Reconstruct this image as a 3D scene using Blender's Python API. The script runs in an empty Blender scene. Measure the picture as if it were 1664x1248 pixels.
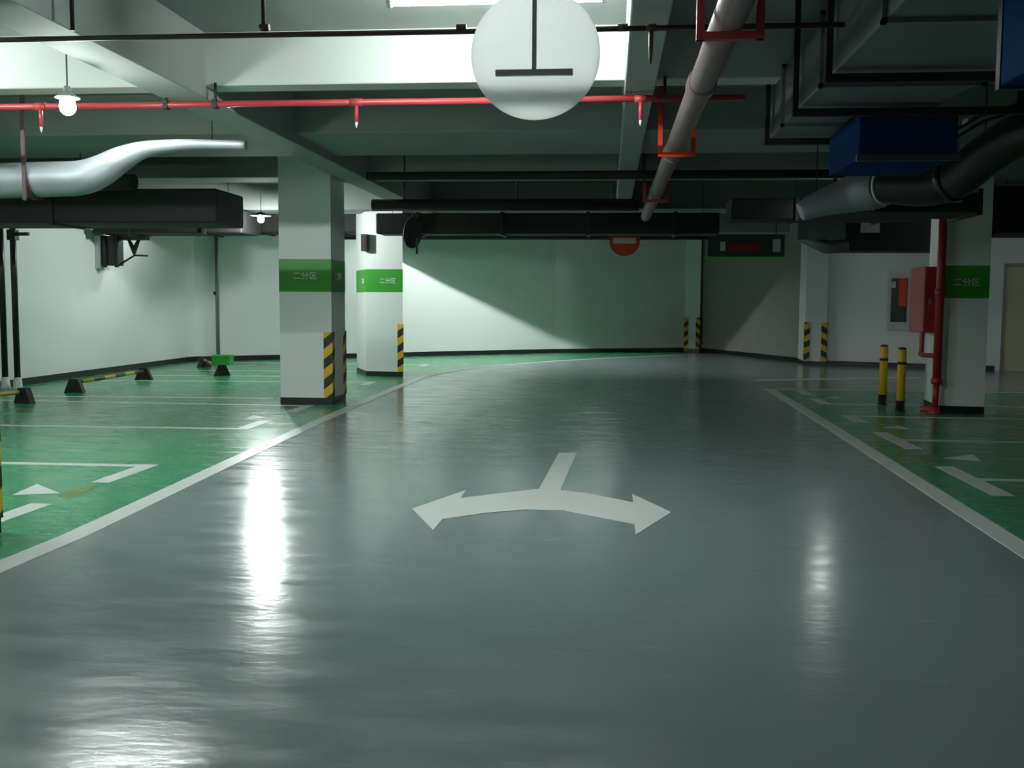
import bpy, bmesh, math, random
from mathutils import Vector, Matrix
random.seed(7)
S = bpy.context.scene
COL = S.collection
R = math.radians

# ------------------------------------------------------------------ camera
FPX = 1640.0
PITCH, YAW, ROLL = R(4.67), math.atan(158 / FPX * math.cos(R(4.67))), R(0.37)
fw = Vector((-math.sin(YAW) * math.cos(PITCH), math.cos(YAW) * math.cos(PITCH), -math.sin(PITCH)))
r0 = Vector((math.cos(YAW), math.sin(YAW), 0)); u0 = r0.cross(fw)
rt = r0 * math.cos(ROLL) + u0 * math.sin(ROLL)
up = -r0 * math.sin(ROLL) + u0 * math.cos(ROLL)
EYE = Vector((0, 0, 1.5))
cd = bpy.data.cameras.new('camera'); cam = bpy.data.objects.new('camera', cd); COL.objects.link(cam)
cd.sensor_width = 36; cd.lens = 36 * FPX / 1664; cd.clip_end = 200
M4 = Matrix((rt, up, -fw)).transposed().to_4x4(); M4.translation = EYE
cam.matrix_world = M4
S.camera = cam

# ------------------------------------------------------------------ world and exposure
w = bpy.data.worlds.new('world'); S.world = w; w.use_nodes = True
w.node_tree.nodes['Background'].inputs[0].default_value = (0.6, 0.8, 0.75, 1)
w.node_tree.nodes['Background'].inputs[1].default_value = 0.02
S.view_settings.view_transform = 'Standard'; S.view_settings.look = 'None'
S.view_settings.gamma = 1; S.view_settings.use_curve_mapping = False
S.view_settings.exposure = 1.05
P_WALL = 235
LAMP_TINT = (0.94, 1.0, 0.975)
P_BULB_NEAR, P_BULB_MID, P_BULB_RIGHT, P_TUBE, P_BACK = 170, 900, 30, 280, 80

def _ray(x, y): return fw + rt * ((x - 832) / FPX) - up * ((y - 624) / FPX)
def onz(x, y, z=0.0):
    d = _ray(x, y); return EYE + d * ((z - EYE.z) / d.z)
def ony(x, y, Y):
    d = _ray(x, y); return EYE + d * (Y / d.y)
def f2(x, y):
    p = onz(x, y); return (p.x, p.y)

# ------------------------------------------------------------------ materials
def new_mat(name):
    m = bpy.data.materials.new(name); m.use_nodes = True
    return m, m.node_tree, m.node_tree.nodes['Principled BSDF']
def mat(name, col, rough=0.6, metal=0.0, var=0.06, scale=6.0, bump=0.0, spec=0.5):
    m, nt, b = new_mat(name)
    b.inputs['Roughness'].default_value = rough; b.inputs['Metallic'].default_value = metal
    b.inputs['Specular IOR Level'].default_value = spec
    tc = nt.nodes.new('ShaderNodeTexCoord'); nz = nt.nodes.new('ShaderNodeTexNoise')
    nz.inputs['Scale'].default_value = scale; nz.inputs['Detail'].default_value = 5
    nt.links.new(tc.outputs['Object'], nz.inputs['Vector'])
    mx = nt.nodes.new('ShaderNodeMix'); mx.data_type = 'RGBA'
    mx.inputs['A'].default_value = tuple(c * (1 - var) for c in col) + (1,)
    mx.inputs['B'].default_value = tuple(min(1, c * (1 + var)) for c in col) + (1,)
    nt.links.new(nz.outputs['Fac'], mx.inputs['Factor'])
    nt.links.new(mx.outputs['Result'], b.inputs['Base Color'])
    if bump:
        bp = nt.nodes.new('ShaderNodeBump'); bp.inputs['Strength'].default_value = bump; bp.inputs['Distance'].default_value = 0.02
        nt.links.new(nz.outputs['Fac'], bp.inputs['Height']); nt.links.new(bp.outputs['Normal'], b.inputs['Normal'])
    return m
def floor_mat(name, col, rough, var, wave=1.0):
    """glossy epoxy: fine mottling, a few scuffs, gentle trowel waves that run across the aisle"""
    m, nt, b = new_mat(name)
    N = nt.nodes.new; L = nt.links.new
    geo = N('ShaderNodeNewGeometry')
    def noise(sx, sy, detail, rgh=0.5):
        mp = N('ShaderNodeMapping'); mp.inputs['Scale'].default_value = (sx, sy, 1)
        L(geo.outputs['Position'], mp.inputs['Vector'])
        n = N('ShaderNodeTexNoise'); n.inputs['Scale'].default_value = 1; n.inputs['Detail'].default_value = detail
        n.inputs['Roughness'].default_value = rgh
        L(mp.outputs['Vector'], n.inputs['Vector']); return n.outputs['Fac']
    a = noise(0.9, 1.6, 6, 0.6)
    mx = N('ShaderNodeMix'); mx.data_type = 'RGBA'
    mx.inputs['A'].default_value = tuple(c * (1 - var) for c in col) + (1,)
    mx.inputs['B'].default_value = tuple(c * (1 + var) for c in col) + (1,)
    L(a, mx.inputs['Factor'])
    sc = noise(2.2, 5.0, 8, 0.75)
    rp = N('ShaderNodeValToRGB'); rp.color_ramp.elements[0].position = 0.58; rp.color_ramp.elements[1].position = 0.78
    L(sc, rp.inputs['Fac'])
    m2 = N('ShaderNodeMix'); m2.data_type = 'RGBA'
    m2.inputs['B'].default_value = tuple(min(1, c * 1.5 + 0.03) for c in col) + (1,)
    k = N('ShaderNodeMath'); k.operation = 'MULTIPLY'; k.inputs[1].default_value = 0.6
    L(rp.outputs['Color'], k.inputs[0]); L(k.outputs[0], m2.inputs['Factor'])
    L(mx.outputs['Result'], m2.inputs['A']); L(m2.outputs['Result'], b.inputs['Base Color'])
    mr = N('ShaderNodeMapRange'); mr.inputs['From Min'].default_value = 0.3; mr.inputs['From Max'].default_value = 0.7; mr.inputs['To Min'].default_value = rough * 0.7; mr.inputs['To Max'].default_value = rough * 1.5
    L(noise(1.6, 5.5, 6, 0.65), mr.inputs['Value']); L(mr.outputs['Result'], b.inputs['Roughness'])
    bp = N('ShaderNodeBump'); bp.inputs['Strength'].default_value = 1.0; bp.inputs['Distance'].default_value = 0.0007
    L(noise(1.6, 4.2, 1.5, 0.4), bp.inputs['Height'])
    b2 = N('ShaderNodeBump'); b2.inputs['Strength'].default_value = 1.0; b2.inputs['Distance'].default_value = 0.0005 * wave * wave
    b3 = N('ShaderNodeBump'); b3.inputs['Strength'].default_value = 1.0; b3.inputs['Distance'].default_value = 0.0016 * wave
    L(noise(6, 13, 2.5, 0.55), b3.inputs['Height']); L(bp.outputs['Normal'], b3.inputs['Normal'])
    L(noise(22, 34, 2), b2.inputs['Height']); L(b3.outputs['Normal'], b2.inputs['Normal'])
    L(b2.outputs['Normal'], b.inputs['Normal'])
    b.inputs['Specular IOR Level'].default_value = 0.75
    return m
def stripe_mat(name, ang):
    """black and yellow hazard print, stripes of fixed width in real size"""
    m, nt, b = new_mat(name); N = nt.nodes.new; L = nt.links.new
    g = N('ShaderNodeNewGeometry'); sp = N('ShaderNodeSeparateXYZ'); L(g.outputs['Position'], sp.inputs[0])
    ad = N('ShaderNodeMath'); ad.operation = 'MULTIPLY_ADD'; ad.inputs[1].default_value = ang
    L(sp.outputs['X'], ad.inputs[0]); L(sp.outputs['Z'], ad.inputs[2])
    a2 = N('ShaderNodeMath'); a2.operation = 'MULTIPLY_ADD'; a2.inputs[1].default_value = -0.8 * (1 if ang < 0 else -1)
    L(sp.outputs['Y'], a2.inputs[0]); L(ad.outputs[0], a2.inputs[2])
    dv = N('ShaderNodeMath'); dv.operation = 'MULTIPLY'; dv.inputs[1].default_value = 1 / 0.29; L(a2.outputs[0], dv.inputs[0])
    fr = N('ShaderNodeMath'); fr.operation = 'FRACT'; L(dv.outputs[0], fr.inputs[0])
    gt = N('ShaderNodeMath'); gt.operation = 'GREATER_THAN'; gt.inputs[1].default_value = 0.5; L(fr.outputs[0], gt.inputs[0])
    mx = N('ShaderNodeMix'); mx.data_type = 'RGBA'; mx.inputs['A'].default_value = (0.018, 0.02, 0.02, 1); mx.inputs['B'].default_value = (0.72, 0.45, 0.02, 1)
    L(gt.outputs[0], mx.inputs['Factor']); L(mx.outputs['Result'], b.inputs['Base Color'])
    b.inputs['Roughness'].default_value = 0.5
    return m
def emit(name, strength, col=LAMP_TINT):
    m, nt, b = new_mat(name)
    b.inputs['Base Color'].default_value = (0.9, 0.9, 0.9, 1)
    b.inputs['Emission Color'].default_value = col + (1,); b.inputs['Emission Strength'].default_value = strength
    return m

M = {}
M['wall'] = mat('white_wall_paint', (0.74, 0.79, 0.77), 0.45, var=0.03, scale=1.5)
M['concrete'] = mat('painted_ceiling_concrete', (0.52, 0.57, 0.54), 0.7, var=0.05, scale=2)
M['shaded_beam'] = mat('shadow_darkened_beam', (0.31, 0.355, 0.33), 0.75, var=0.06, scale=2)  # ceiling concrete darkened so the two long beams read as shadowed
M['shaded_concrete'] = mat('shadow_darkened_concrete', (0.25, 0.285, 0.27), 0.8, var=0.08, scale=2)  # darker copy of the ceiling concrete; shadow between beams put into the colour
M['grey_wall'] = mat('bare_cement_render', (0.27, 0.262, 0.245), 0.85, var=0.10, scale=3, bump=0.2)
M['black'] = mat('black_skirting_paint', (0.015, 0.017, 0.017), 0.35)
M['floor'] = floor_mat('grey_epoxy_floor', (0.205, 0.268, 0.268), 0.17, 0.07)
M['green'] = floor_mat('green_epoxy_floor', (0.035, 0.28, 0.12), 0.22, 0.12, 0.3)
M['line'] = mat('white_floor_paint', (0.60, 0.65, 0.62), 0.34, var=0.05, scale=3)
M['ochre'] = floor_mat('worn_ochre_paint', (0.13, 0.22, 0.05), 0.32, 0.25)
M['band'] = mat('green_band_paint', (0.035, 0.32, 0.02), 0.35, var=0.05)
M['text'] = mat('white_lettering', (0.75, 0.82, 0.85), 0.5)
M['stripe'] = stripe_mat('hazard_stripes', -0.8)
M['stripe2'] = stripe_mat('hazard_stripes_mirrored', 0.8)
M['yellow'] = mat('yellow_post_paint', (0.70, 0.42, 0.01), 0.4)
M['red'] = mat('red_pipe_paint', (0.42, 0.045, 0.055), 0.35)
M['darkred'] = mat('dark_red_paint', (0.30, 0.02, 0.025), 0.4, var=0.15)
M['brownpipe'] = mat('dark_brown_pipe', (0.045, 0.022, 0.022), 0.5)
M['mauve'] = mat('mauve_grey_pipe', (0.20, 0.14, 0.145), 0.5, var=0.12)
M['galv'] = mat('galvanised_steel', (0.17, 0.195, 0.195), 0.45, 0.35, var=0.12, scale=4)
M['silver'] = mat('silver_foil_wrap', (0.26, 0.29, 0.305), 0.45, 0.3, var=0.1, scale=8, bump=0.3)
M['rubber'] = mat('black_rubber_insulation', (0.012, 0.013, 0.013), 0.7, bump=0.2)
M['shine'] = mat('glossy_black_pipe', (0.014, 0.014, 0.014), 0.3)
M['iron'] = mat('black_angle_iron', (0.012, 0.012, 0.012), 0.6)
M['blue'] = mat('dark_blue_enamel', (0.008, 0.035, 0.11), 0.8, spec=0.02)
M['plastic'] = mat('grey_white_metal', (0.6, 0.62, 0.62), 0.45)
M['bracket'] = mat('grey_steel_bar', (0.22, 0.23, 0.23), 0.5, 0.3)
M['signred'] = mat('red_sign_face', (0.75, 0.045, 0.01), 0.35)
M['signwhite'] = mat('white_sign_print', (0.85, 0.80, 0.68), 0.4)
M['dark'] = mat('dark_grey_metal', (0.035, 0.042, 0.045), 0.5)
M['greenbox'] = mat('green_box_paint', (0.02, 0.30, 0.05), 0.4)
M['beige'] = mat('beige_door_paint', (0.50, 0.48, 0.33), 0.5, var=0.04)
M['cord'] = mat('grey_cord', (0.35, 0.37, 0.36), 0.6)
M['label'] = mat('pale_label', (0.6, 0.6, 0.55), 0.6)
M['glassdark'] = mat('dark_cabinet_glass', (0.03, 0.045, 0.04), 0.15)
# translucent white plastic of the round sign
m, nt, b = new_mat('translucent_white_plastic'); b.inputs['Base Color'].default_value = (0.86, 0.88, 0.88, 1); b.inputs['Roughness'].default_value = 0.5
tr = nt.nodes.new('ShaderNodeBsdfTranslucent'); tr.inputs['Color'].default_value = (0.88, 0.9, 0.9, 1)
ms = nt.nodes.new('ShaderNodeMixShader'); ms.inputs[0].default_value = 0.75
nt.links.new(b.outputs[0], ms.inputs[1]); nt.links.new(tr.outputs[0], ms.inputs[2])
nt.links.new(ms.outputs[0], nt.nodes['Material Output'].inputs['Surface'])
M['disc'] = m

# ------------------------------------------------------------------ mesh helpers
class MB:
    def __init__(s): s.bm = bmesh.new()
    def box(s, x0, x1, y0, y1, z0, z1, rot=0.0, bev=0.0):
        c = Vector(((x0 + x1) / 2, (y0 + y1) / 2, (z0 + z1) / 2))
        g = bmesh.ops.create_cube(s.bm, size=1)['verts']
        mtx = Matrix.Translation(c) @ Matrix.Rotation(rot, 4, 'Z') @ Matrix.Diagonal((x1 - x0, y1 - y0, z1 - z0, 1))
        bmesh.ops.transform(s.bm, matrix=mtx, verts=g)
        if bev:
            es = list({e for v in g for e in v.link_edges})
            bmesh.ops.bevel(s.bm, geom=es, offset=bev, segments=2, profile=0.5, affect='EDGES')
        return s
    def prism(s, pts, z0, z1):
        a = sum(p[0] * q[1] - q[0] * p[1] for p, q in zip(pts, pts[1:] + pts[:1]))
        if a < 0: pts = pts[::-1]
        lo = [s.bm.verts.new((p[0], p[1], z0)) for p in pts]; hi = [s.bm.verts.new((p[0], p[1], z1)) for p in pts]
        s.bm.faces.new(lo[::-1]); s.bm.faces.new(hi)
        n = len(pts)
        for i in range(n): s.bm.faces.new((lo[i], lo[(i + 1) % n], hi[(i + 1) % n], hi[i]))
        return s
    def strip(s, A, B, z0, z1):
        """ribbon between two polylines of equal length, with thickness"""
        n = len(A)
        v = [[s.bm.verts.new((p[0], p[1], z)) for p in P] for P in (A, B) for z in (z0, z1)]
        a0, a1, b0, b1 = v
        for i in range(n - 1):
            s.bm.faces.new((a1[i], b1[i], b1[i + 1], a1[i + 1])); s.bm.faces.new((a0[i], a0[i + 1], b0[i + 1], b0[i]))
            s.bm.faces.new((a0[i], a1[i], a1[i + 1], a0[i + 1])); s.bm.faces.new((b0[i], b0[i + 1], b1[i + 1], b1[i]))
        s.bm.faces.new((a0[0], b0[0], b1[0], a1[0])); s.bm.faces.new((a0[-1], a1[-1], b1[-1], b0[-1]))
        bmesh.ops.recalc_face_normals(s.bm, faces=s.bm.faces); return s
    def tube(s, path, r, n=14, caps=True):
        P = [Vector(p) for p in path]; rs = r if isinstance(r, (list, tuple)) else [r] * len(P)
        rings = []; prev = None
        for i, p in enumerate(P):
            t = (P[min(i + 1, len(P) - 1)] - P[max(i - 1, 0)]).normalized()
            if prev is None:
                a = Vector((0, 0, 1)) if abs(t.z) < 0.9 else Vector((1, 0, 0)); x = t.cross(a).normalized()
            else: x = (prev - t * prev.dot(t)).normalized()
            prev = x; y = t.cross(x)
            rings.append([s.bm.verts.new(p + (x * math.cos(k * 2 * math.pi / n) + y * math.sin(k * 2 * math.pi / n)) * rs[i]) for k in range(n)])
        for a, c in zip(rings, rings[1:]):
            for k in range(n):
                f = s.bm.faces.new((a[k], a[(k + 1) % n], c[(k + 1) % n], c[k])); f.smooth = True
        if caps: s.bm.faces.new(rings[0][::-1]); s.bm.faces.new(rings[-1])
        return s
    def lathe(s, prof, c, n=24, axis='Z'):
        """prof: (radius, height) pairs around a point c"""
        rings = []
        for r, h in prof:
            rg = []
            for k in range(n):
                t = k * 2 * math.pi / n; q = (r * math.cos(t), r * math.sin(t), h)
                if axis == 'Y': q = (q[0], -q[2], q[1])
                rg.append(s.bm.verts.new(Vector(c) + Vector(q)))
            rings.append(rg)
        for a, d in zip(rings, rings[1:]):
            for k in range(n):
                f = s.bm.faces.new((a[k], a[(k + 1) % n], d[(k + 1) % n], d[k])); f.smooth = True
        s.bm.faces.new(rings[0][::-1]); s.bm.faces.new(rings[-1]); return s
    def build(s, name, m, parent=None):
        bmesh.ops.recalc_face_normals(s.bm, faces=s.bm.faces)
        me = bpy.data.meshes.new(name); s.bm.to_mesh(me); s.bm.free()
        me.materials.append(m); o = bpy.data.objects.new(name, me); COL.objects.link(o)
        if parent is not None:
            o.parent = parent; pm = parent
            off = Vector((0, 0, 0))
            while pm is not None: off += pm.location; pm = pm.parent
            me.transform(Matrix.Translation(-off))
        return o
def smooth_path(pts, k=6):
    P = [Vector(p) for p in pts]; out = []
    Q = [P[0]] + P + [P[-1]]
    for i in range(1, len(Q) - 2):
        for j in range(k):
            t = j / k; a, b, c, d = Q[i - 1], Q[i], Q[i + 1], Q[i + 2]
            out.append(0.5 * ((2 * b) + (c - a) * t + (2 * a - 5 * b + 4 * c - d) * t * t + (3 * b - a - 3 * c + d) * t ** 3))
    return out + [P[-1]]
def thing(name, label, cat, loc=(0, 0, 0), group=None):
    o = bpy.data.objects.new(name, None); o.empty_display_size = 0.1; COL.objects.link(o); o.location = loc
    o['label'] = label; o['category'] = cat
    if group: o['group'] = group
    return o
def tag(o, label, cat, group=None):
    o['label'] = label; o['category'] = cat
    if group: o['group'] = group
    return o
def struct(o, label=None):
    o['kind'] = 'structure'
    if label: o['label'] = label
    return o

SLAB = 3.74
# ------------------------------------------------------------------ floor
fl = struct(MB().box(-10.4, 12.4, -8.2, 33, -0.2, 0).build('floor', M['floor']), 'glossy grey epoxy floor of the driving aisle')
inn = [(-3.30, -8), (-3.30, 5.1)] + [f2(*p) for p in [(140, 872), (400, 746), (525, 687), (600, 653), (650, 631), (700, 611), (750, 601), (816, 594), (900, 587.5), (1000, 581.5), (1100, 577.5)]]
def offset(P, d):
    out = []
    for i, p in enumerate(P):
        a = P[max(i - 1, 0)]; b = P[min(i + 1, len(P) - 1)]
        t = Vector((b[0] - a[0], b[1] - a[1])).normalized(); out.append((p[0] - t.y * d, p[1] + t.x * d))
    return out
outl = offset(inn, 0.165)
left_green = outl + [(2.2, 31.35), (-1.6, 29.6), (-6.5, 25.9), (-10.1, 23.4), (-10.1, -8)]
MB().prism(left_green, -0.01, 0.002).build('green_bay_paint', M['green'], fl)
MB().strip(inn, outl, -0.01, 0.004).build('floor_line', M['line'], fl)
rin = [(2.44, -8), (2.45, 5.5), (2.50, 7.5), (2.57, 10.2), (2.64, 13.0), (2.72, 17.55)]
rout = [(p[0] + 0.165, p[1]) for p in rin]
right_green = rout + [(2.86, 17.9), (12.2, 17.9), (12.2, -8)]
MB().prism(right_green, -0.01, 0.002).build('green_bay_paint', M['green'], fl)
mb = MB(); mb.strip(rin + [(2.73, 18.05)], rout + [(2.90, 17.9)], -0.01, 0.004)
mb.box(2.74, 12.2, 17.86, 18.04, -0.01, 0.0045); mb.build('floor_line', M['line'], fl)
MB().prism([f2(1225, 619), f2(1300, 618.5), f2(1495, 615), f2(1495, 612.5), f2(1300, 615.5), f2(1225, 616)], -0.01, 0.004).build('floor_line', M['line'], fl)  # white strip painted in place of a bright reflection on the floor
# double-headed arrow
arrow = [(670, 827), (757, 797), (748, 810), (800, 803.5), (876, 795), (908, 736), (937, 736), (911, 797), (960, 803), (1029, 817), (1027, 803), (1091, 833), (1033, 870), (1031, 852), (968, 840), (915, 830), (855, 828.5), (790, 834), (719, 844), (704, 862)]
MB().prism([f2(*p) for p in arrow], -0.01, 0.004).build('arrow_marking', M['line'], fl)
# left bay corner marks (line along X, tick along Y)
def bay_left(Y, x0, xe, tick, slope=0.0, first=False):
    o = MB().prism([(x0, Y - 0.06 - slope), (xe, Y - 0.06), (xe, Y + 0.06), (x0, Y + 0.06 - slope)], -0.01, 0.004).build('bay_line', M['line'], fl)
    if tick:
        y0, y1 = sorted((Y + (-0.06 if tick > 0 else 0.06), Y + tick))
        MB().prism([(xe - 0.16, y0), (xe, y0), (xe, y1), (xe - 0.16, y1)], -0.01, 0.0045).build('bay_tick', M['line'], fl)
for Y, xe, tk, sl in [(6.18, -4.04, 0.75, 0.0), (8.66, -4.05, -0.85, 0.12), (11.33, -4.16, 0.8, 0.18), (13.93, -4.17, -0.8, -0.1), (14.95, -5.1, 0, 0.3), (18.25, -4.26, -0.7, 0.55), (19.35, -6.1, 0, 0.25), (20.9, -4.3, 0.7, 0.3), (23.5, -4.2, -0.7, 0.2)]:
    bay_left(Y, -9.3, xe, tk, sl)
for Y, xe, t0, t1, sl in [(5.9, 3.05, -0.7, 0.7, 0), (8.92, 3.02, -0.75, 0.68, 0), (11.44, 3.08, -0.72, 0.66, 0), (13.79, 3.12, -0.68, 0.06, 0), (15.42, 3.16, -0.06, 0.75, 0), (17.5, 3.2, -0.55, 0.2, 0)]:
    if Y != 17.5:
        MB().box(xe + 0.16, 9.5, Y - 0.06, Y + 0.06, -0.01, 0.004).build('bay_line', M['line'], fl)
    MB().box(xe, xe + 0.17, Y + t0, Y + t1, -0.01, 0.0045).build('bay_tick', M['line'], fl)
# small triangular marks in the bays
for tri in [[(20, 805), (60, 787), (97, 802)], [(398, 681), (412, 675), (436, 679)], [(1534, 745), (1581, 739), (1594, 750)], [(1435, 695), (1462, 692), (1477, 698)], [(1337, 648), (1356, 644.5), (1368, 647)], [(740, 600), (690, 598), (676, 601)]][:5]:
    MB().prism([f2(*p) for p in tri], -0.01, 0.004).build('triangle_marking', M['line'], fl)
for q in [[(94, 806), (118, 794), (160, 790), (150, 796), (110, 812)], [(1490, 740), (1520, 738), (1528, 747), (1495, 748)]]:
    MB().prism([f2(*p) for p in q], -0.01, 0.0035).build('worn_marking', M['ochre'], fl)

# ------------------------------------------------------------------ walls
def wall_poly(name, pts, m, label, z0=0, z1=SLAB, thick=0.2, side=1):
    o = MB().strip(pts, offset(pts, thick * side), z0, z1).build(name, m); return struct(o, label)
def skirting(name, pts, side=-1, h=0.12):
    return struct(MB().strip(offset(pts, -0.002 * side), offset(pts, 0.02 * side), 0, h).build(name, M['black']), None)
LW = [(-10.1, -8.2), (-10.1, 23.4)]
BW = [(-10.1, 23.4), (-10.02, 23.72), (-6.5, 26.0), (-4.6, 27.5), (-1.6, 29.65), (0.9, 30.85), (2.30, 31.5)]
RW = [(2.75, 31.5), (3.9, 28.75), (4.80, 26.3)]
SW = [(4.80, 25.26), (12.2, 22.45)]
wall_poly('wall_left', LW, M['wall'], 'long white wall behind the left parking bays')
wall_poly('wall_back', BW, M['wall'], 'white wall closing the far end, dark skirting at its foot')
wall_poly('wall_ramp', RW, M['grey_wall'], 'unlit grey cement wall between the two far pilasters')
wall_poly('wall_back_right', SW, M['wall'], 'white wall behind the right pillar, running to the beige door')
wall_poly('wall_right', [(12.2, 22.5), (12.2, -8.2)], M['wall'], 'white wall closing the right side')
wall_poly('wall_front', [(12.2, -8.1), (-10.1, -8.1)], M['wall'], 'white wall behind the viewpoint')
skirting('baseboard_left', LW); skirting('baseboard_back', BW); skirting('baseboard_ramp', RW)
skirting('baseboard_right', [(5.25, 25.09), (8.70, 23.78)])
struct(MB().box(-10.4, 12.4, -8.3, 33, SLAB, SLAB + 0.25).build('ceiling', M['shaded_concrete']), 'pale painted concrete slab')
def beam(n, x0, x1, y0, y1, zb, label, m='concrete'):
    return struct(MB().box(x0, x1, y0, y1, zb, SLAB + 0.02, bev=0.012).build(n, M[m]), label)
beam('trim_1', -3.81, -3.43, -8.1, 22.5, 3.2, 'concrete ceiling beam running away on the left', 'shaded_beam')
beam('trim_2', 0.095, 0.335, -8.1, 19.5, 3.2, 'narrow concrete ceiling beam running away near the middle', 'shaded_beam')
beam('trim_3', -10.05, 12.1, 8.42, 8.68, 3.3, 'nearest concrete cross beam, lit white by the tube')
beam('trim_4', -10.05, 12.1, 10.9, 12.6, 3.31, 'wide second cross beam behind the red pipe', 'shaded_concrete')
beam('trim_5', -10.05, 12.1, 14.25, 14.85, 3.25, 'cross beam over the front pillars', 'shaded_concrete')
beam('trim_6', -10.05, 12.1, 19.3, 20.3, 3.25, 'cross beam over the second pillar', 'shaded_concrete')
beam('trim_8', -7.2, 4.6, 25.75, 26.05, 3.25, 'last cross beam before the end wall', 'shaded_concrete')
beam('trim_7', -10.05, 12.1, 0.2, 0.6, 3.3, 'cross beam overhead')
# door in the right back wall
dr = math.atan2(-2.81, 7.4)
dn = thing('door_1', 'beige metal door at the right edge of the frame', 'door', (8.80, 23.70, 0)); del dn['category']; dn['kind'] = 'structure'
def door_box(a0, a1, d0, d1, z0, z1, name, m, par):
    ca, sa = math.cos(dr), math.sin(dr); o = Vector((8.80, 23.745))
    pts = [(o.x + ca * a + sa * d, o.y + sa * a - ca * d) for a, d in ((a0, d0), (a1, d0), (a1, d1), (a0, d1))]
    return MB().prism(pts, z0, z1).build(name, m, par)
door_box(0.0, 0.07, -0.02, 0.05, 0, 2.40, 'door_frame', M['bracket'], dn)
leaf = door_box(0.07, 1.27, -0.02, 0.03, 0.01, 2.34, 'door_leaf', M['beige'], dn)
door_box(1.27, 1.34, -0.02, 0.05, 0, 2.40, 'door_frame', M['bracket'], dn)
door_box(0.0, 1.34, -0.02, 0.05, 2.34, 2.42, 'door_frame', M['bracket'], dn)
door_box(1.12, 1.16, 0.03, 0.08, 1.0, 1.12, 'door_handle', M['bracket'], leaf)

# ------------------------------------------------------------------ lettering (flat print on the bands)
def text_mesh(body, size, ext=0.002):
    c = bpy.data.curves.new('lettering', 'FONT'); c.body = body; c.size = size; c.extrude = ext
    c.align_x = 'CENTER'; c.align_y = 'CENTER'
    o = bpy.data.objects.new('lettering_tmp', c); COL.objects.link(o)
    bpy.context.view_layer.update()
    me = bpy.data.meshes.new_from_object(o.evaluated_get(bpy.context.evaluated_depsgraph_get()))
    bpy.data.objects.remove(o); bpy.data.curves.remove(c); return me
ZONE = text_mesh('二分区', 0.118)
def lettering(parent, p0, p1, z, along=0.5, out=0.018):
    """zone name on the face that runs from p0 to p1 (outward normal to the right of p0->p1)"""
    a = Vector(p0); b_ = Vector(p1); t = (b_ - a).normalized(); n = Vector((t.y, -t.x))
    c = a.lerp(b_, along) + n * out
    me = ZONE.copy(); me.materials.clear(); me.materials.append(M['text'])
    o = bpy.data.objects.new('lettering', me); COL.objects.link(o)
    X = Vector((t.x, t.y, 0)); N_ = Vector((n.x, n.y, 0)); Z = Vector((0, 0, 1))
    m4 = Matrix((X, Z, N_)).transposed().to_4x4(); m4.translation = Vector((c.x, c.y, z))
    o.parent = parent; o.matrix_parent_inverse = Matrix.Identity(4)
    o.matrix_basis = Matrix.Translation(-parent.parent.location) @ m4
    return o

# ------------------------------------------------------------------ pillars
def outset(P, d):
    n = len(P); c = Vector((sum(p[0] for p in P) / n, sum(p[1] for p in P) / n)); out = []
    for i in range(n):
        p = Vector(P[i]); a = (Vector(P[i - 1]) - p).normalized(); b_ = (Vector(P[(i + 1) % n]) - p).normalized()
        out.append(tuple(p - (a + b_) * d))
    return out
def corner_guard(parent, P, i, m, L=0.115, th=0.014, z0=0.10, z1=1.045, legs=(1, 1)):
    n = len(P); p = Vector(P[i]); a = (Vector(P[i - 1]) - p).normalized(); b_ = (Vector(P[(i + 1) % n]) - p).normalized()
    o = p - (a + b_) * th
    la, lb = (L if legs[0] else 0.02), (L if legs[1] else 0.02)
    pts = [tuple(v) for v in (p + a * la, p + a * la - b_ * th, o, p + b_ * lb - a * th, p + b_ * lb, p)]
    mb = MB(); mb.prism(pts, z0, z1); return mb.build('corner_guard', m, parent)
def pillar(P, label, band, guards, z_plinth=0.10, zt=SLAB, letter=(), group='concrete pillars', zb=(1.62, 2.10)):
    loc = (sum(p[0] for p in P) / len(P), sum(p[1] for p in P) / len(P), 0)
    t = thing('pillar', label, 'pillar', loc, group)
    MB().prism(P, 0.0, zt).build('shaft', M['wall'], t)
    MB().prism(outset(P, 0.004), 0, z_plinth).build('plinth', M['black'], t)
    bd = None
    if band == 'all': bd = MB().prism(outset(P, 0.003), *zb).build('green_band', M['band'], t)
    if band == 'front': bd = MB().prism([(P[0][0], P[0][1]), (P[1][0], P[1][1]), (P[1][0], P[1][1] - 0.004), (P[0][0], P[0][1] - 0.004)], *zb).build('green_band', M['band'], t)
    for i, m in guards: corner_guard(t, P, i, m)
    for (i, al) in letter: lettering(bd, P[i], P[(i + 1) % len(P)], (zb[0] + zb[1]) / 2 - 0.01, al, 0.0065)
    return t
P1 = [(-4.72, 14.15), (-3.96, 14.15), (-3.96, 14.90), (-4.72, 14.90)]
pillar(P1, 'nearest full white pillar, green band, hazard strips at its right corners', 'all', [(1, M['stripe']), (2, M['stripe'])], letter=[(0, 0.5), (1, 0.5)], zb=(1.62, 2.085))
P2 = [(-4.82, 19.74), (-4.05, 19.60), (-4.32, 20.55), (-5.28, 20.80)]
pillar(P2, 'white pillar with green band farther back, right of the nearest full one', 'all', [(1, M['stripe'])], letter=[(0, 0.6), (3, 0.7)], zb=(1.67, 2.12))
PR = [(4.56, 14.42), (5.14, 14.36), (5.14, 15.25), (4.64, 15.35)]
pillar(PR, 'white pillar with green band behind the red fire pipes', 'front', [], letter=[(0, 0.5)], zb=(1.585, 2.03))
P0 = [(-4.62, 5.33), (-3.868, 5.33), (-3.868, 6.03), (-4.62, 6.03)]
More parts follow.
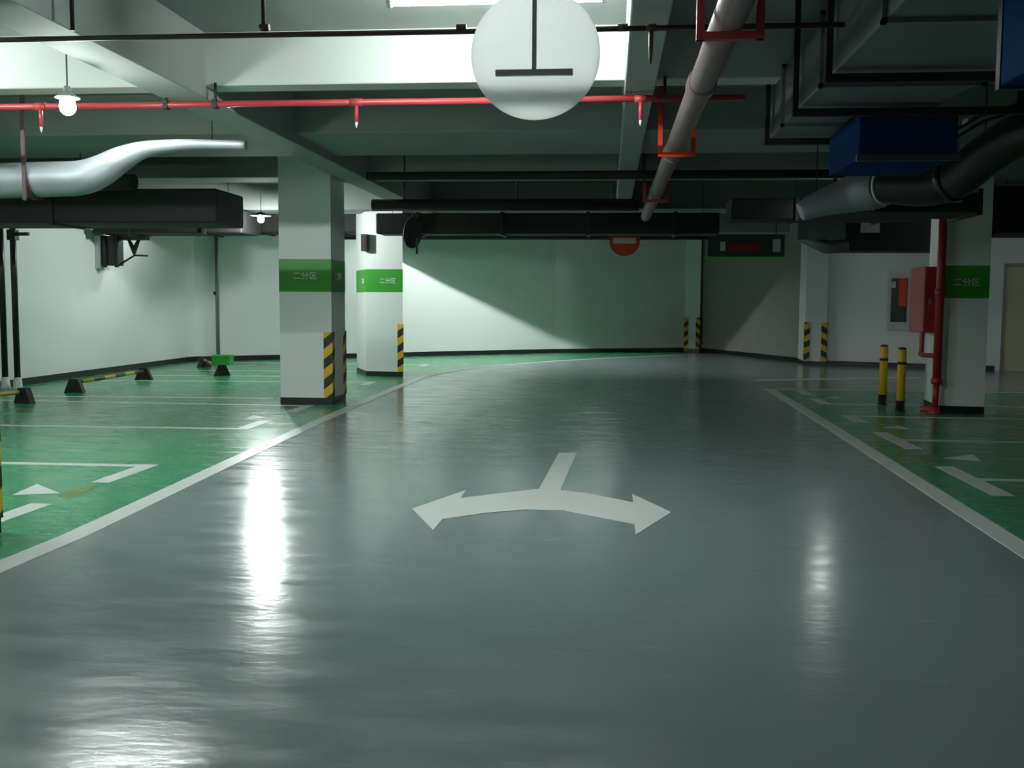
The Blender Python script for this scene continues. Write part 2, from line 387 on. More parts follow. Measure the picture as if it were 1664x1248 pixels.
pillar(P0, 'pillar cut by the left frame edge, only its hazard strip showing', 'all', [(1, M['stripe']), (2, M['stripe'])], letter=[])
A = [(2.29, 31.28), (2.74, 31.22), (2.80, 31.6), (2.29, 31.6)]
pillar(A, 'far narrow pilaster at the back wall end with two hazard strips', None, [(0, M['stripe']), (1, M['stripe2'])], group=None)
B = [(4.74, 25.16), (5.22, 25.02), (5.30, 25.20), (5.1, 26.3), (4.80, 26.35)]
pillar(B, 'pale pilaster left of the right back wall with two hazard strips', None, [(0, M['stripe']), (1, M['stripe2'])], group=None)

# ------------------------------------------------------------------ bollards
for (x, y, lab) in [(4.065, 15.43, 'yellow steel bollard with black foot, the farther and left one of the pair'), (4.065, 14.50, 'yellow steel bollard with black foot, the nearer one beside the red fire pipe')]:
    t = thing('bollard', lab, 'bollard', (x, y, 0), 'yellow bollards')
    MB().lathe([(0.058, 0.0), (0.058, 0.85), (0.052, 0.872), (0.03, 0.88)], (x, y, 0)).build('post', M['yellow'], t)
    MB().lathe([(0.075, 0), (0.075, 0.02), (0.062, 0.02), (0.062, 0.155), (0.058, 0.157)], (x, y, 0)).build('foot', M['black'], t)
    MB().lathe([(0.058, 0.66), (0.061, 0.66), (0.061, 0.70), (0.058, 0.70)], (x, y, 0)).build('ring', M['iron'], t)
    MB().lathe([(0.05, 0.872), (0.056, 0.874), (0.05, 0.892), (0.02, 0.9)], (x, y, 0)).build('cap', M['iron'], t)

# ------------------------------------------------------------------ fire pipes and hose box at the right pillar
t = thing('fire_pipe', 'dark red vertical fire pipe in front of the right pillar', 'pipe', (4.47, 14.30, 0))
MB().tube([(4.47, 14.27, 3.3), (4.47, 14.27, 0.42)], 0.056).build('riser', M['darkred'], t)
MB().tube([(4.47, 14.27, 0.45), (4.46, 14.27, 0.08)], 0.042).build('riser', M['darkred'], t)
MB().lathe([(0.06, 0.41), (0.075, 0.42), (0.075, 0.47), (0.062, 0.50)], (4.47, 14.27, 0)).build('coupling', M['darkred'], t)
MB().lathe([(0.085, 0), (0.085, 0.03), (0.06, 0.05), (0.055, 0.09)], (4.46, 14.27, 0)).build('flange', M['red'], t)
MB().tube([(4.46, 14.27, 0.07), (4.40, 14.30, 0.055), (4.30, 14.36, 0.055)], 0.045).build('elbow', M['red'], t)
MB().tube(smooth_path([(4.47, 14.27, 0.80), (4.42, 14.30, 0.80), (4.34, 14.55, 0.80), (4.35, 14.60, 0.86), (4.36, 14.62, 1.12)]), 0.034).build('branch', M['darkred'], t)
MB().lathe([(0.056, 1.60), (0.068, 1.61), (0.068, 1.70), (0.056, 1.71)], (4.47, 14.27, 0)).build('coupling', M['darkred'], t)
t = thing('hose_box', 'red metal fire hose box on the left side of the right pillar', 'box', (4.45, 14.9, 1.1))
MB().box(4.34, 4.555, 14.56, 15.20, 1.10, 2.02, bev=0.01).build('case', M['red'], t)
dpn = MB().box(4.352, 4.49, 14.535, 14.552, 1.13, 1.99).build('door_panel', M['darkred'], t)
MB().box(4.40, 4.43, 14.515, 14.54, 1.5, 1.58).build('handle', M['bracket'], dpn)
# glazed cabinet on the far right wall
def on_sw(x): return 25.26 - (x - 4.80) * 2.81 / 7.4
t = thing('fire_cabinet', 'grey framed wall cabinet with red equipment behind dark glass', 'cabinet', (6.75, on_sw(6.75), 0.9))
def swb(x0, x1, d0, d1, z0, z1, n, m):
    pts = [(x0, on_sw(x0) - d0), (x1, on_sw(x1) - d0), (x1, on_sw(x1) - d1), (x0, on_sw(x0) - d1)]
    return MB().prism(pts, z0, z1).build(n, m, t)
swb(6.50, 6.95, -0.02, 0.10, 0.90, 2.26, 'frame', M['plastic'])
swb(6.56, 6.89, 0.09, 0.11, 1.08, 2.10, 'glass', M['glassdark'])
swb(6.72, 6.87, 0.105, 0.13, 1.45, 2.10, 'red_panel', M['signred'])
swb(6.56, 6.64, 0.105, 0.14, 1.88, 2.02, 'label_plate', M['label'])

# ------------------------------------------------------------------ lamps
def bulb_lamp(p, power, label, top=SLAB, added_shade=False, cap=False):
    t = thing('ceiling_lamp', label, 'lamp', p, 'bulbs hung on cords')
    x, y, z = p
    MB().lathe([(0.012, 0.075), (0.034, 0.06), (0.052, 0.03), (0.058, -0.005), (0.050, -0.04), (0.03, -0.06), (0.01, -0.068)], p, 20).build('bulb', emit('bulb_glass', power), t)
    MB().lathe([(0.022, 0.14), (0.026, 0.13), (0.026, 0.075), (0.02, 0.07)], p, 16).build('socket', M['plastic'], t)
    MB().tube([(x, y, z + 0.13), (x, y, top)], 0.006, 6).build('cord', M['cord'], t)
    if cap: MB().lathe([(0.085, 0.055), (0.086, 0.058), (0.05, 0.085), (0.026, 0.10)], p, 24).build('added_shade', M['plastic'], t)  # small cap added above the near bulb to keep light off the beam
    if added_shade: MB().lathe([(0.19, 0.058), (0.192, 0.062), (0.10, 0.10), (0.03, 0.125), (0.026, 0.12)], p, 28).build('added_shade', M['dark'], t)  # wide cover added over the bulb so the ceiling stays darker
    MB().lathe([(0.04, -0.03), (0.045, -0.01), (0.045, 0.0)], (x, y, top), 16).build('ceiling_rose', M['plastic'], t)
    return t
l1 = ony(110, 172, 7.2)
bulb_lamp(tuple(l1), P_BULB_NEAR, 'glowing bulb with an added cap on a cord at the upper left', cap=True)
l2 = ony(424, 356, 18.3)
bulb_lamp(tuple(l2), P_BULB_MID, 'small glowing bulb just left of the nearest full pillar', SLAB, True)
bulb_lamp((-9.0, 20.1, 3.1), 150, 'bulb with an added cover between two black ducts by the left wall', SLAB, True)
bulb_lamp((3.45, 16.4, 2.98), P_BULB_RIGHT, 'bulb with an added cover behind the dark ducts on the right', SLAB, True)
def tube_lamp(x0, x1, y, z, power, label, added_shade=False, added_hood=False):
    t = thing('tube_light', label, 'lamp', ((x0 + x1) / 2, y, z), 'fluorescent tube lights')
    MB().box(x0, x1, y - 0.03, y + 0.03, z + 0.02, z + 0.07, bev=0.005).build('batten', M['plastic'], t)
    MB().tube([(x0 + 0.03, y, z), (x1 - 0.03, y, z)], 0.014, 12).build('tube', emit('tube_glass', power), t)
    for x in (x0 + 0.015, x1 - 0.015): MB().box(x - 0.015, x + 0.015, y - 0.02, y + 0.02, z - 0.02, z + 0.03).build('end_cap', M['plastic'], t)
    if added_shade:  # added screens, stop the tube showing as a reflection in the floor
        MB().box(x0, x1, y - 0.10, y - 0.092, z - 0.07, z + 0.075).build('added_reflector', M['plastic'], t)
        MB().box(x0, x1, y - 0.10, y + 0.03, z + 0.07, z + 0.078).build('added_reflector_top', M['plastic'], t)
        MB().box(x1 + 0.002, x1 + 0.01, y - 0.10, y + 0.48, z - 0.28, z + 0.078).build('added_end_panel', M['plastic'], t)  # added plate, holds light back from the grey cement wall
    if added_hood: MB().box(x0, x1, y - 0.16, y + 0.16, z + 0.062, z + 0.072).build('added_reflector_top', M['plastic'], t)  # added plate, blocks light going up to the ceiling
    for x in (x0 + 0.2, x1 - 0.2): MB().tube([(x, y, z + 0.06), (x, y, SLAB)], 0.004, 6).build('hanger', M['bracket'], t)
tube_lamp(-1.53, -0.05, 6.9, 3.50, P_TUBE, 'bright fluorescent tube behind the round white sign')
tube_lamp(-7.2, -5.7, 6.9, 3.50, P_TUBE, 'bright fluorescent tube hidden beyond the left ceiling beam')
tube_lamp(-5.25, -3.95, 9.3, 3.56, 150, 'added unseen tube behind the nearest cross beam, brightening the lower pillar')  # added unseen lamp to brighten the lower half of the nearest pillar
MB().box(-5.25, -3.95, 9.40, 9.408, 3.507, 3.635).build('added_reflector', M['plastic'], bpy.data.objects['tube_light.002'])  # added skirt, cuts this light off above the pillar's lower half
tube_lamp(-6.9, -5.6, 1.5, 3.2, P_BACK, 'added unseen fill tube overhead to the left', added_hood=True)  # added fill lamp for the foreground floor, out of view
tube_lamp(-3.2, -1.9, -2.0, 3.2, P_BACK, 'added unseen fill tube behind the viewpoint', added_hood=True)  # another added lamp, raises the ambient light from behind the camera
for x, k, lab in ((-5.4, 1.0, 'left'), (-3.2, 1.6, 'middle'), (-1.0, 1.7, 'right')):
    tube_lamp(x, x + 1.25, 25.25, 3.62, P_WALL * k, lab + ' tube, with added screens, of the row before the end wall', True)
tube_lamp(7.0, 8.3, 19.0, 3.2, P_BACK * 0.5, 'added fluorescent tube over the far right bays, for fill light', added_hood=True)  # added lamp, general fill on the right side

# ------------------------------------------------------------------ hanging signs
def hang_disc(name, label, c, r, face, tilt, group=None, extra=None):
    t = thing(name, label, 'sign', c, group)
    return t
c = ony(870, 88, 4.8); cx, cy, cz = c; rr = 0.302
t = thing('round_sign', 'large white round hanging sign seen from behind, near the camera', 'sign', (cx, cy, cz))
MB().lathe([(rr - 0.004, -0.006), (rr, -0.003), (rr, 0.003), (rr - 0.004, 0.006)], (cx, cy, cz), 72, 'Y').build('disc', M['disc'], t)
hb = ony(868, 118, 4.78)
MB().box(hb.x - 0.18, hb.x + 0.18, cy - 0.03, cy - 0.007, hb.z - 0.014, hb.z + 0.014).build('crossbar', M['cord'], t)
MB().box(hb.x - 0.010, hb.x + 0.010, cy - 0.028, cy - 0.010, hb.z, SLAB).build('hanger_rod', M['cord'], t)
# red no-entry disc
c = ony(1015, 391, 20.0); r2 = 0.30
t = thing('no_entry_sign', 'small red round no entry sign with a white bar, hung over the aisle', 'sign', tuple(c))
MB().lathe([(r2, -0.008), (r2, 0.008)], tuple(c), 48, 'Y').build('disc', M['signred'], t)
MB().box(c.x - 0.22, c.x + 0.22, c.y - 0.012, c.y - 0.007, c.z - 0.055, c.z + 0.055).build('white_bar', M['signwhite'], t)
MB().tube([(c.x, c.y + 0.02, c.z - 0.1), (c.x, c.y + 0.02, 3.30)], 0.012, 8).build('hanger_rod', M['bracket'], t)
# edge-on round sign by second pillar
c = ony(671, 378, 17.9)
t = thing('edge_on_sign', 'round hanging sign seen nearly edge on, right of the second pillar', 'sign', tuple(c))
d = MB().lathe([(0.28, -0.01), (0.28, 0.01)], (0, 0, 0), 40, 'Y')
bmesh.ops.transform(d.bm, matrix=Matrix.Translation(c) @ Matrix.Rotation(R(8), 4, 'Y') @ Matrix.Rotation(R(66), 4, 'Z'), verts=d.bm.verts)
d.build('disc', M['dark'], t)
MB().tube([(c.x, c.y, c.z), (c.x, c.y, SLAB)], 0.012, 8).build('hanger_rod', M['iron'], t)
MB().box(c.x + 0.06, c.x + 0.09, c.y - 0.05, c.y + 0.02, c.z - 0.38, c.z - 0.1).build('tag', M['dark'], t)
# hanging direction board far right
a = ony(1149, 416, 25.0); b2 = ony(1274, 413, 25.0)
t = thing('direction_board', 'wide dark hanging board with a reddish middle near the grey wall', 'sign', ((a.x + b2.x) / 2, 25.0, a.z))
MB().box(a.x, b2.x, 24.94, 25.06, a.z, a.z + 0.52, bev=0.01).build('panel', M['dark'], t)
MB().box(a.x + 0.45, b2.x - 0.60, 24.925, 24.942, a.z + 0.10, a.z + 0.30).build('red_field', M['darkred'], t)
MB().box(a.x + 0.30, a.x + 0.42, 24.925, 24.942, a.z + 0.12, a.z + 0.34).build('pale_mark', M['label'], t)
MB().box(b2.x - 0.28, b2.x - 0.10, 24.925, 24.942, a.z + 0.10, a.z + 0.40).build('pale_mark', M['label'], t)
MB().box(a.x, b2.x, 24.92, 25.08, a.z - 0.03, a.z).build('lower_rail', M['greenbox'], t)
for x in (a.x + 0.2, b2.x - 0.2): MB().tube([(x, 25.0, a.z + 0.5), (x, 25.0, SLAB)], 0.012, 8).build('hanger_rod', M['iron'], t)

# ------------------------------------------------------------------ pipes
def hangers(t, pts, z, m=None, r=0.006, top=SLAB):
    for (x, y) in pts: MB().tube([(x, y, z), (x, y, top)], r, 6).build('hanger_rod', m or M['iron'], t)
# dark pipe crossing in front
YB = 6.1; pz0, pz1 = ony(0, 62, YB), ony(1325, 41, YB)
t = thing('dark_pipe', 'thin dark brown pipe crossing the whole ceiling in front of the beams', 'pipe', (-1, YB, pz0.z))
pa = Vector((-5.6, YB, pz0.z - 0.008)); pb = Vector((1.32, YB, pz1.z))
MB().tube([pa, pb], 0.016).build('pipe', M['brownpipe'], t)
for px in (428, 118):
    q = ony(px, 50, YB)
    zt = SLAB if px > 200 else SLAB
    MB().tube([(q.x, YB, q.z), (q.x, YB, zt if px > 200 else 3.19 if -3.81 < q.x < -3.43 else zt)], 0.014, 8).build('hanger_rod', M['iron'], t)
for px in (430, 940 + 72, 1058, 750):
    q = ony(px, 45, YB); MB().tube([(q.x - 0.03, YB, q.z), (q.x + 0.03, YB, q.z)], 0.022).build('coupling', M['brownpipe'], t)
q = ony(1058, 50, YB)
MB().tube([(q.x, YB, q.z), (q.x, YB, q.z - 0.10), (q.x, YB, q.z - 0.15), (q.x, YB, q.z - 0.19)], [0.014, 0.014, 0.010, 0.004], 10).build('sprinkler_head', M['brownpipe'], t)
# red sprinkler main
YR = 8.40; q0, q1 = ony(0, 174, YR), ony(1210, 158, YR)
def rz(x): return q0.z + (q1.z - q0.z) * (x - q0.x) / (q1.x - q0.x)
t = thing('sprinkler_pipe', 'red sprinkler pipe crossing below the nearest cross beam', 'pipe', (-2, YR, q0.z))
MB().tube([(-9.9, YR, rz(-9.9)), (q1.x, YR, q1.z)], 0.026).build('pipe', M['red'], t)
for px, L in ((66, 0.17), (579, 0.16), (1041, 0.17)):
    x = ony(px, 170, YR).x
    dp = MB().tube([(x, YR, rz(x)), (x, YR, rz(x) - L)], 0.017, 10).build('drop', M['red'], t)
    MB().tube([(x, YR, rz(x) - L), (x, YR, rz(x) - L - 0.02), (x, YR, rz(x) - L - 0.05)], [0.013, 0.012, 0.003], 8).build('sprinkler_head', M['plastic'], dp)
    MB().tube([(x - 0.05, YR, rz(x)), (x + 0.05, YR, rz(x))], 0.033, 12).build('coupling', M['red'], t)
for px in (270, 350, 1080):
    x = ony(px, 160, YR).x
    MB().box(x - 0.02, x + 0.02, YR - 0.035, YR + 0.035, rz(x) - 0.035, rz(x) + 0.035).build('clamp', M['iron'], t)
    MB().tube([(x, YR, rz(x)), (x, YR, 3.32 if not (-3.81 < x < -3.43 or 0.09 < x < 0.34) else 3.21)], 0.012, 8).build('hanger_rod', M['iron'], t)
# mauve drain pipe
t = thing('drain_pipe', 'thick mauve grey pipe running away overhead, held by red frames', 'pipe', (0.6, 6, 2.95))
zc = 2.96; X0 = 0.59
MB().tube([(X0, -3, zc), (X0, 17.5, zc)], 0.085, 24).build('pipe', M['mauve'], t)
for y in (2.5, 4.45, 7.0, 10.2, 13.4): MB().tube([(X0, y - 0.10, zc), (X0, y - 0.09, zc), (X0, y + 0.09, zc), (X0, y + 0.10, zc)], [0.088, 0.099, 0.099, 0.088], 24).build('coupling', M['mauve'], t)
for y, m in ((5.35, M['red']), (9.5, M['signred']), (13.8, M['red'])):
    t = thing('pipe_frame', {5.35: 'nearest red square steel frame holding the thick mauve pipe', 9.5: 'red steel frame on the mauve pipe beyond the cross beam', 13.8: 'farthest red frame on the mauve pipe'}[y], 'bracket', (X0, y, zc), 'red pipe frames')
    for sx in (-1, 1): MB().box(X0 + sx * 0.15 - 0.02, X0 + sx * 0.15 + 0.02, y - 0.02, y + 0.02, zc - 0.125, SLAB).build('post', m, t)
    MB().box(X0 - 0.17, X0 + 0.17, y - 0.022, y + 0.022, zc - 0.125, zc - 0.086).build('crossbar', m, t)
# silver insulated pipe with S bend on the left
t = thing('insulated_pipe', 'thick silver wrapped pipe bending upward at the left under the beams', 'pipe', (-5.5, 10, 2.6))
sp = [(-9.9, 9.8, 2.66), (-7.5, 9.8, 2.66), tuple(ony(60, 292, 9.8)), tuple(ony(130, 289, 9.8)), tuple(ony(165, 277, 9.85)), tuple(ony(198, 258, 9.9)), tuple(ony(235, 243, 9.95)), tuple(ony(290, 236, 10.0)), tuple(ony(345, 235, 10.1)), tuple(ony(400, 236, 10.1))]
sr = [0.175, 0.175, 0.175, 0.17, 0.155, 0.125, 0.085, 0.06, 0.05, 0.045]
MB().tube(smooth_path(sp), [q.x for q in smooth_path([(r, 0, 0) for r in sr])], 28).build('wrapped_pipe', M['silver'], t)
for x in (-5.78,):
    MB().tube([(x - 0.03, 9.8, 2.665), (x + 0.03, 9.8, 2.665)], 0.176, 28).build('strap', M['brownpipe'], t)
    MB().box(x - 0.02, x + 0.02, 9.59, 9.61, 2.47, SLAB).build('hanger_strap', M['brownpipe'], t)
hangers(t, [(-8.5, 9.8)], 2.8); hangers(t, [(sp[8][0], sp[8][1])], sp[8][2])
# dark cross duct in front of second pillar, and more dark runs
for (x0, x1, y0, y1, z0, z1, lab) in [
        (-4.35, 1.95, 18.6, 19.25, 2.74, 3.12, 'black duct hiding the top of the second pillar'),
        (-9.95, -6.95, 18.7, 19.6, 2.76, 3.2, 'black duct against the left wall, left of the distant bulb'),
        (-9.95, -4.8, 20.9, 21.8, 2.92, 3.5, 'black duct behind the distant bulb')]:
    t = thing('dark_duct', lab, 'duct', ((x0 + x1) / 2, (y0 + y1) / 2, z0))
    MB().box(x0, x1, y0, y1, z0, z1, bev=0.03).build('duct_body', M['rubber'], t)
    nf = int((x1 - x0) / 1.4)
    for i in range(nf):
        x = x0 + (x1 - x0) * (i + 0.5) / nf
        MB().box(x - 0.03, x + 0.03, y0 - 0.03, y1 + 0.03, z0 - 0.025, z1 + 0.02).build('flange', M['iron'], t)
    hangers(t, [(x0 + 0.3, y0 + 0.1), (x1 - 0.3, y0 + 0.1)], z1 - 0.05)
t = thing('dark_duct', 'black boxy duct at the far left hiding the top of the wall', 'duct', (-8, 13.2, 2.47))
xe = ony(352, 350, 12.9).x
MB().box(-9.95, xe, 12.9, 13.9, 2.50, 2.95, bev=0.03).build('duct_body', M['rubber'], t)
for x in (-8.9, -7.4): MB().box(x - 0.03, x + 0.03, 12.87, 13.93, 2.475, 2.97).build('flange', M['iron'], t)
hangers(t, [(-8.9, 13.0), (-7.4, 13.0)], 2.97)
t = thing('dark_pipe', 'black pipe run crossing under the ceiling left of the nearest pillar', 'pipe', (-6, 16.6, 2.95))
MB().tube([(-9.9, 12.2, 2.95), (-6.2, 12.2, 2.95), (-5.9, 12.2, 2.95)], 0.10, 16).build('pipe', M['rubber'], t)
hangers(t, [(-8.8, 12.2), (-6.6, 12.2)], 3.0, top=3.31)
# far pipe runs above the banner-dark zone, middle
for (y, z, r, x0, x1, lab) in [(13.2, 3.13, 0.055, -3.2, 3.6, 'dark pipe crossing the middle of the aisle beyond the mauve pipe bend'), (15.6, 2.98, 0.09, -3.7, 0.42, 'black lagged pipe crossing high between the pillar rows'), (23.2, 3.0, 0.09, -7.0, 2.2, 'dark pipe crossing high before the end wall')]:
    t = thing('dark_pipe', lab, 'pipe', ((x0 + x1) / 2, y, z))
    MB().tube([(x0, y, z), (x1, y, z)], r, 16).build('pipe', M['rubber'], t)
    for x in (x0 + 0.5, (x0 + x1) / 2 + 0.2, x1 - 0.4): MB().tube([(x, y, z), (x, y, SLAB)], 0.012, 6).build('hanger_rod', M['iron'], t)

# ------------------------------------------------------------------ right ducts
t = thing('air_duct', 'large rectangular steel air duct overhead on the right', 'duct', (1.8, 5, 2.9))
MB().box(1.335, 2.31, -4, 8.9, 2.90, 3.33, bev=0.012).build('duct_body', M['galv'], t)
for y in (0.8, 2.3, 3.8, 5.25, 6.75, 8.2):
    mb = MB(); mb.box(1.31, 1.336, y - 0.018, y + 0.018, 2.875, 3.355); mb.box(2.309, 2.335, y - 0.018, y + 0.018, 2.875, 3.355)
    mb.box(1.31, 2.335, y - 0.018, y + 0.018, 2.875, 2.901); mb.box(1.31, 2.335, y - 0.018, y + 0.018, 3.329, 3.355); mb.build('flange', M['galv'], t)
for y, x1 in ((2.2, 2.45), (6.35, 2.40), (7.45, 2.85), (8.75, 2.5)):
    MB().box(1.27, x1, y - 0.025, y + 0.025, 2.82, 2.872).build('hanger_bar', M['iron'], t)
    for x in (1.29, x1 - 0.03): MB().box(x - 0.018, x + 0.018, y - 0.018, y + 0.018, 2.83, SLAB).build('hanger_post', M['iron'], t)
t = thing('fan_box', 'dark blue metal box below the steel duct at the upper right frame corner', 'box', (1.9, 3.3, 2.35))
MB().box(1.425, 2.25, 2.5, 4.0, 2.305, 2.85, bev=0.012).build('case', M['blue'], t)
MB().box(1.42, 2.26, 3.96, 4.0, 2.295, 2.86).build('edge_frame', M['iron'], t)
hangers(t, [(1.5, 2.6), (1.5, 3.8), (2.2, 2.6), (2.2, 3.8)], 2.8, top=2.9)
t = thing('fan_box', 'dark blue fan box hung under the steel duct behind the second hanger bar', 'box', (2.2, 8, 2.6))
MB().box(1.77, 2.46, 7.6, 8.6, 2.54, 2.86, bev=0.012).build('case', M['blue'], t)
MB().box(1.755, 2.475, 7.57, 7.61, 2.525, 2.57).build('edge_frame', M['dark'], t)
hangers(t, [(1.95, 7.8), (2.25, 7.8), (1.95, 8.4), (2.25, 8.4)], 2.8, top=2.9)

# silver flexible duct and glossy black pipe
p = lambda x, y, Y: tuple(ony(x, y, Y))
t = thing('flexible_duct', 'pale foil flexible duct climbing right above the dark boxes', 'duct', p(1380, 310, 10.6))
path = smooth_path([p(1300, 345, 10.6), p(1335, 330, 10.6), p(1375, 318, 10.6), p(1405, 308, 10.55), p(1432, 300, 10.5)], 6)
n = len(path)
MB().tube(path, [(0.09 + 0.13 * min(1, i / (n * 0.75))) * (1 + 0.04 * (i % 2)) for i in range(n)], 20).build('foil_sleeve', M['silver'], t)
MB().tube([p(1357, 290, 10.7), p(1358, 350, 10.7)], 0.02, 8).build('strap', M['brownpipe'], t)
t = thing('black_pipe', 'thick glossy black pipe rising to the right frame edge', 'pipe', p(1500, 300, 10.2))
path = smooth_path([p(1437, 300, 10.38), p(1448, 300, 10.3), p(1500, 303, 10.0), p(1550, 292, 9.7), p(1600, 255, 9.4), p(1664, 215, 9.0), p(1760, 180, 8.6)], 5)
MB().tube(path, 0.185, 24).build('pipe', M['shine'], t)
MB().tube(path[3:5], 0.2, 24).build('collar', M['plastic'], t)
MB().tube(path[14:16], 0.2, 24).build('collar', M['shine'], t)
MB().tube([p(1545, 225, 9.7), p(1558, 215, 9.65), p(1600, 190, 9.4), p(1664, 172, 9.1), p(1760, 150, 8.7)], 0.045, 12).build('upper_pipe', M['shine'], t)
MB().tube([p(1570, 203, 9.6), p(1580, 197, 9.55)], 0.055, 12).build('pale_sleeve', M['plastic'], t)
q = ony(1600, 240, 9.4); hangers(t, [(q.x, q.y)], q.z)
a = ony(1322, 345, 11.0); b2 = ony(1590, 346, 11.0)
t = thing('dark_duct', 'black flat duct across the top of the right pillar', 'duct', ((a.x + b2.x) / 2, 11.5, a.z))
MB().box(a.x, b2.x, 11.0, 11.9, a.z, a.z + 0.20, bev=0.01).build('duct_body', M['rubber'], t)
MB().box(b2.x - 0.02, b2.x + 0.03, 10.97, 11.93, a.z - 0.03, a.z + 0.24).build('flange', M['iron'], t)
MB().tube([(b2.x - 0.25, 10.95, a.z + 0.12), (b2.x - 0.22, 10.9, a.z + 0.12)], 0.03, 10).build('bolt', M['plastic'], t)
hangers(t, [(a.x + 0.1, 11.4), (b2.x - 0.1, 11.4)], a.z + 0.2, top=3.31)
a = ony(1375, 408, 20.0); b2 = ony(1489, 413, 20.0)
t = thing('dark_duct', 'black duct in the distance left of the right pillar top', 'duct', (a.x, 20.4, a.z))
MB().box(a.x, b2.x + 0.6, 20.0, 21.0, a.z + 0.01, a.z + 0.75, bev=0.02).build('duct_body', M['rubber'], t)
MB().prism([(a.x - 0.02, 20.0), (a.x - 0.02, 21.0), (a.x - 0.9, 20.9), (a.x - 0.9, 20.1)], a.z + 0.22, a.z + 0.6).build('side_branch', M['galv'], t)
mb = MB(); mb.tube([(a.x - 0.85, 20.3, a.z + 0.35), (a.x - 0.35, 20.1, a.z + 0.08), (a.x + 0.05, 20.0, a.z + 0.1)], 0.13, 4).build('elbow', M['galv'], t)
MB().box(a.x + 0.25, a.x + 0.6, 19.96, 20.01, a.z + 0.35, a.z + 0.55).build('pale_plate', M['plastic'], t)
hangers(t, [(a.x + 0.3, 20.5), (b2.x, 20.5)], a.z + 0.7, top=3.25)
a = ony(1610, 379, 17.0)
t = thing('dark_duct', 'black box duct at the right edge above the beige door', 'duct', (a.x + 1, 17.5, a.z))
MB().box(a.x, a.x + 3.0, 17.0, 18.2, a.z, a.z + 0.75, bev=0.02).build('duct_body', M['rubber'], t)
MB().box(a.x - 0.02, a.x + 0.04, 16.97, 18.23, a.z - 0.03, a.z + 0.78).build('flange', M['iron'], t)
hangers(t, [(a.x + 0.4, 17.5), (a.x + 2.2, 17.5)], a.z + 0.7)
# dark services bank right of the middle
t = thing('dark_duct', 'dark duct crossing behind the mauve pipe, right of the middle', 'duct', (3, 16.9, 2.9))
MB().box(1.95, 5.8, 16.9, 17.7, 2.86, 3.2, bev=0.02).build('duct_body', M['rubber'], t)
for x in (3.0, 4.4): MB().box(x - 0.03, x + 0.03, 16.87, 17.73, 2.835, 3.22).build('flange', M['iron'], t)
hangers(t, [(3.0, 17.0), (4.4, 17.0)], 3.2)

# ------------------------------------------------------------------ left wall fittings
for (px, lab) in ((8, 'black vertical pipe on the left wall, nearest the frame edge'), (28, 'black vertical pipe on the left wall, second from the frame edge')):
    q = ony(px, 600, 15.8); zt = 3.0
    t = thing('wall_pipe', lab, 'pipe', (q.x, 15.8, 0), 'black wall pipes')
    MB().tube([(q.x, 15.8, 0.18), (q.x, 15.8, SLAB)], 0.05, 16).build('pipe', M['shine'], t)
    MB().tube([(q.x, 15.8, 0.0), (q.x, 15.8, 0.06), (q.x, 15.8, 0.2)], [0.09, 0.075, 0.06], 14).build('pale_foot', M['plastic'], t)
    if px == 28:
        MB().tube([(q.x, 15.8, 2.55), (q.x + 0.28, 15.8, 2.55)], 0.03, 10).build('branch', M['shine'], t)
        MB().box(q.x - 0.07, q.x + 0.07, 15.74, 15.86, 2.45, 2.62).build('clamp', M['iron'], t)
a = ony(320, 586, 23.95)
t = thing('wall_pipe', 'slim grey pipe rising up the back wall near the left corner', 'pipe', (a.x, 23.7, 0))
MB().tube([(-9.55, 23.95, 0), (-9.55, 23.95, SLAB)], 0.045, 14).build('pipe', M['bracket'], t)
MB().tube([(-9.57, 23.93, 1.66), (-9.63, 23.91, 1.66)], 0.04, 10).build('valve', M['iron'], t)
MB().lathe([(0.08, 0), (0.08, 0.03), (0.05, 0.08)], (-9.55, 23.95, 0)).build('flange', M['bracket'], t)
# bracketed fitting on left wall
t = thing('wall_fixture', 'dark equipment bracket with a V brace high on the left wall', 'bracket', (-9.9, 19.3, 2.1))
MB().box(-10.1, -9.98, 19.12, 19.2, 2.10, 2.74).build('wall_plate', M['plastic'], t)
MB().box(-9.99, -9.72, 19.15, 19.55, 2.16, 2.74, bev=0.01).build('case', M['dark'], t)
for x in (-9.90, -9.66): MB().box(x - 0.03, x + 0.03, 19.1, 19.16, 2.12, 2.74).build('leg', M['iron'], t)
MB().tube([(-9.66, 19.2, 2.16), (-9.35, 19.25, 2.36), (-9.1, 19.3, 2.36)], 0.02, 8).build('brace', M['iron'], t)
MB().tube([(-9.50, 19.3, 2.70), (-9.38, 19.3, 2.45), (-9.26, 19.3, 2.70)], [0.03, 0.09, 0.03], 8).build('brace', M['dark'], t)
MB().box(-9.98, -9.1, 19.2, 19.4, 2.66, 2.74).build('arm', M['dark'], t)
# small box on second pillar
q = ony(592, 408, 19.62)
t = thing('junction_box', 'small dark box fixed high on the second pillar corner', 'box', (q.x, 19.7, q.z))
MB().box(q.x - 0.06, q.x + 0.07, 19.58, 19.76, q.z, q.z + 0.33, bev=0.008).build('case', M['dark'], t)
MB().box(q.x - 0.045, q.x + 0.055, 19.572, 19.582, q.z + 0.03, q.z + 0.30).build('lid', M['brownpipe'], t)

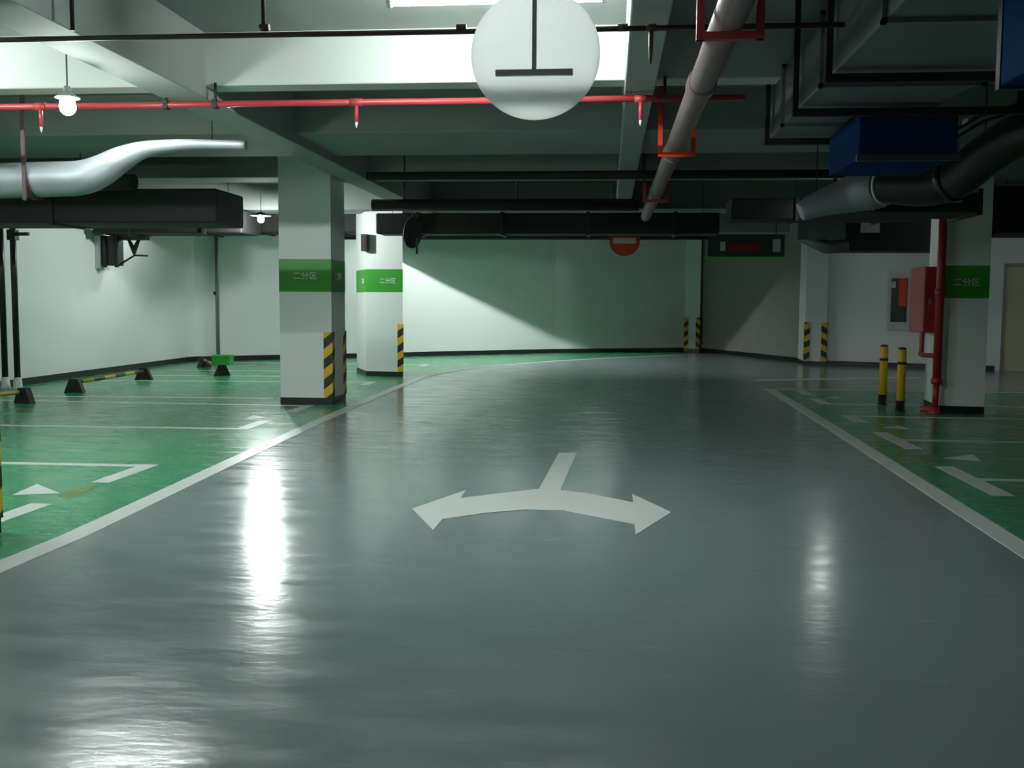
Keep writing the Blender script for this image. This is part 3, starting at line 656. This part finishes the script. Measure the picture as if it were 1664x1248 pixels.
# ------------------------------------------------------------------ wheel stops
def wheel_stop(a, b_, label, group='wheel stops along the left wall'):
    A_, B_ = Vector((a[0], a[1], 0)), Vector((b_[0], b_[1], 0)); t = thing('wheel_stop', label, 'wheel stop', tuple((A_ + B_) / 2), group)
    d = (B_ - A_).normalized(); Z = Vector((0, 0, 0.16))
    mb = MB(); mb.tube([A_ + Z, B_ + Z], 0.032, 12); mb.build('bar', M['stop'], t)
    s_ = Vector((-d.y, d.x, 0))
    for e in (A_, B_):
        mb = MB(); v = []
        for k in (-0.05, 0.05):
            v.append([mb.bm.verts.new(e + d * k + q) for q in (s_ * -0.16, s_ * 0.16, s_ * 0.07 + Vector((0, 0, 0.22)), s_ * -0.07 + Vector((0, 0, 0.22)))])
        mb.bm.faces.new(v[0]); mb.bm.faces.new(v[1][::-1])
        for i in range(4): mb.bm.faces.new((v[0][i], v[0][(i + 1) % 4], v[1][(i + 1) % 4], v[1][i]))
        mb.build('foot', M['iron'], t)
    return t
m, nt, b = new_mat('worn_hazard_paint'); N = nt.nodes.new; L = nt.links.new
g = N('ShaderNodeNewGeometry'); sx = N('ShaderNodeSeparateXYZ'); L(g.outputs['Position'], sx.inputs[0])
k = N('ShaderNodeMath'); k.operation = 'MULTIPLY'; k.inputs[1].default_value = 1.25; L(sx.outputs['Y'], k.inputs[0])
fr = N('ShaderNodeMath'); fr.operation = 'FRACT'; L(k.outputs[0], fr.inputs[0])
gt = N('ShaderNodeMath'); gt.operation = 'GREATER_THAN'; gt.inputs[1].default_value = 0.5; L(fr.outputs[0], gt.inputs[0])
mx = N('ShaderNodeMix'); mx.data_type = 'RGBA'; mx.inputs['A'].default_value = (0.03, 0.06, 0.045, 1); mx.inputs['B'].default_value = (0.45, 0.34, 0.03, 1)
L(gt.outputs[0], mx.inputs['Factor']); L(mx.outputs['Result'], b.inputs['Base Color']); M['stop'] = m
wheel_stop(f2(122, 638), f2(234, 617), 'yellow and black wheel stop bar at the left wall, fully in view')
wheel_stop((-8.85, 12.1), f2(40, 655), 'wheel stop at the left frame edge beneath the black pipes')
t = wheel_stop(f2(361, 611), f2(332, 597), 'short wheel stop by the corner pipe with a green box over it', None)
q = f2(361, 611)
t = thing('green_box', 'small green box resting on the short wheel stop near the corner', 'box', (q[0], q[1], 0.2))
MB().box(q[0] - 0.16, q[0] + 0.20, q[1] - 0.12, q[1] + 0.12, 0.221, 0.42, bev=0.01).build('case', M['greenbox'], t)
MB().box(q[0] - 0.165, q[0] + 0.205, q[1] - 0.125, q[1] + 0.125, 0.37, 0.39).build('rim', M['band'], t)
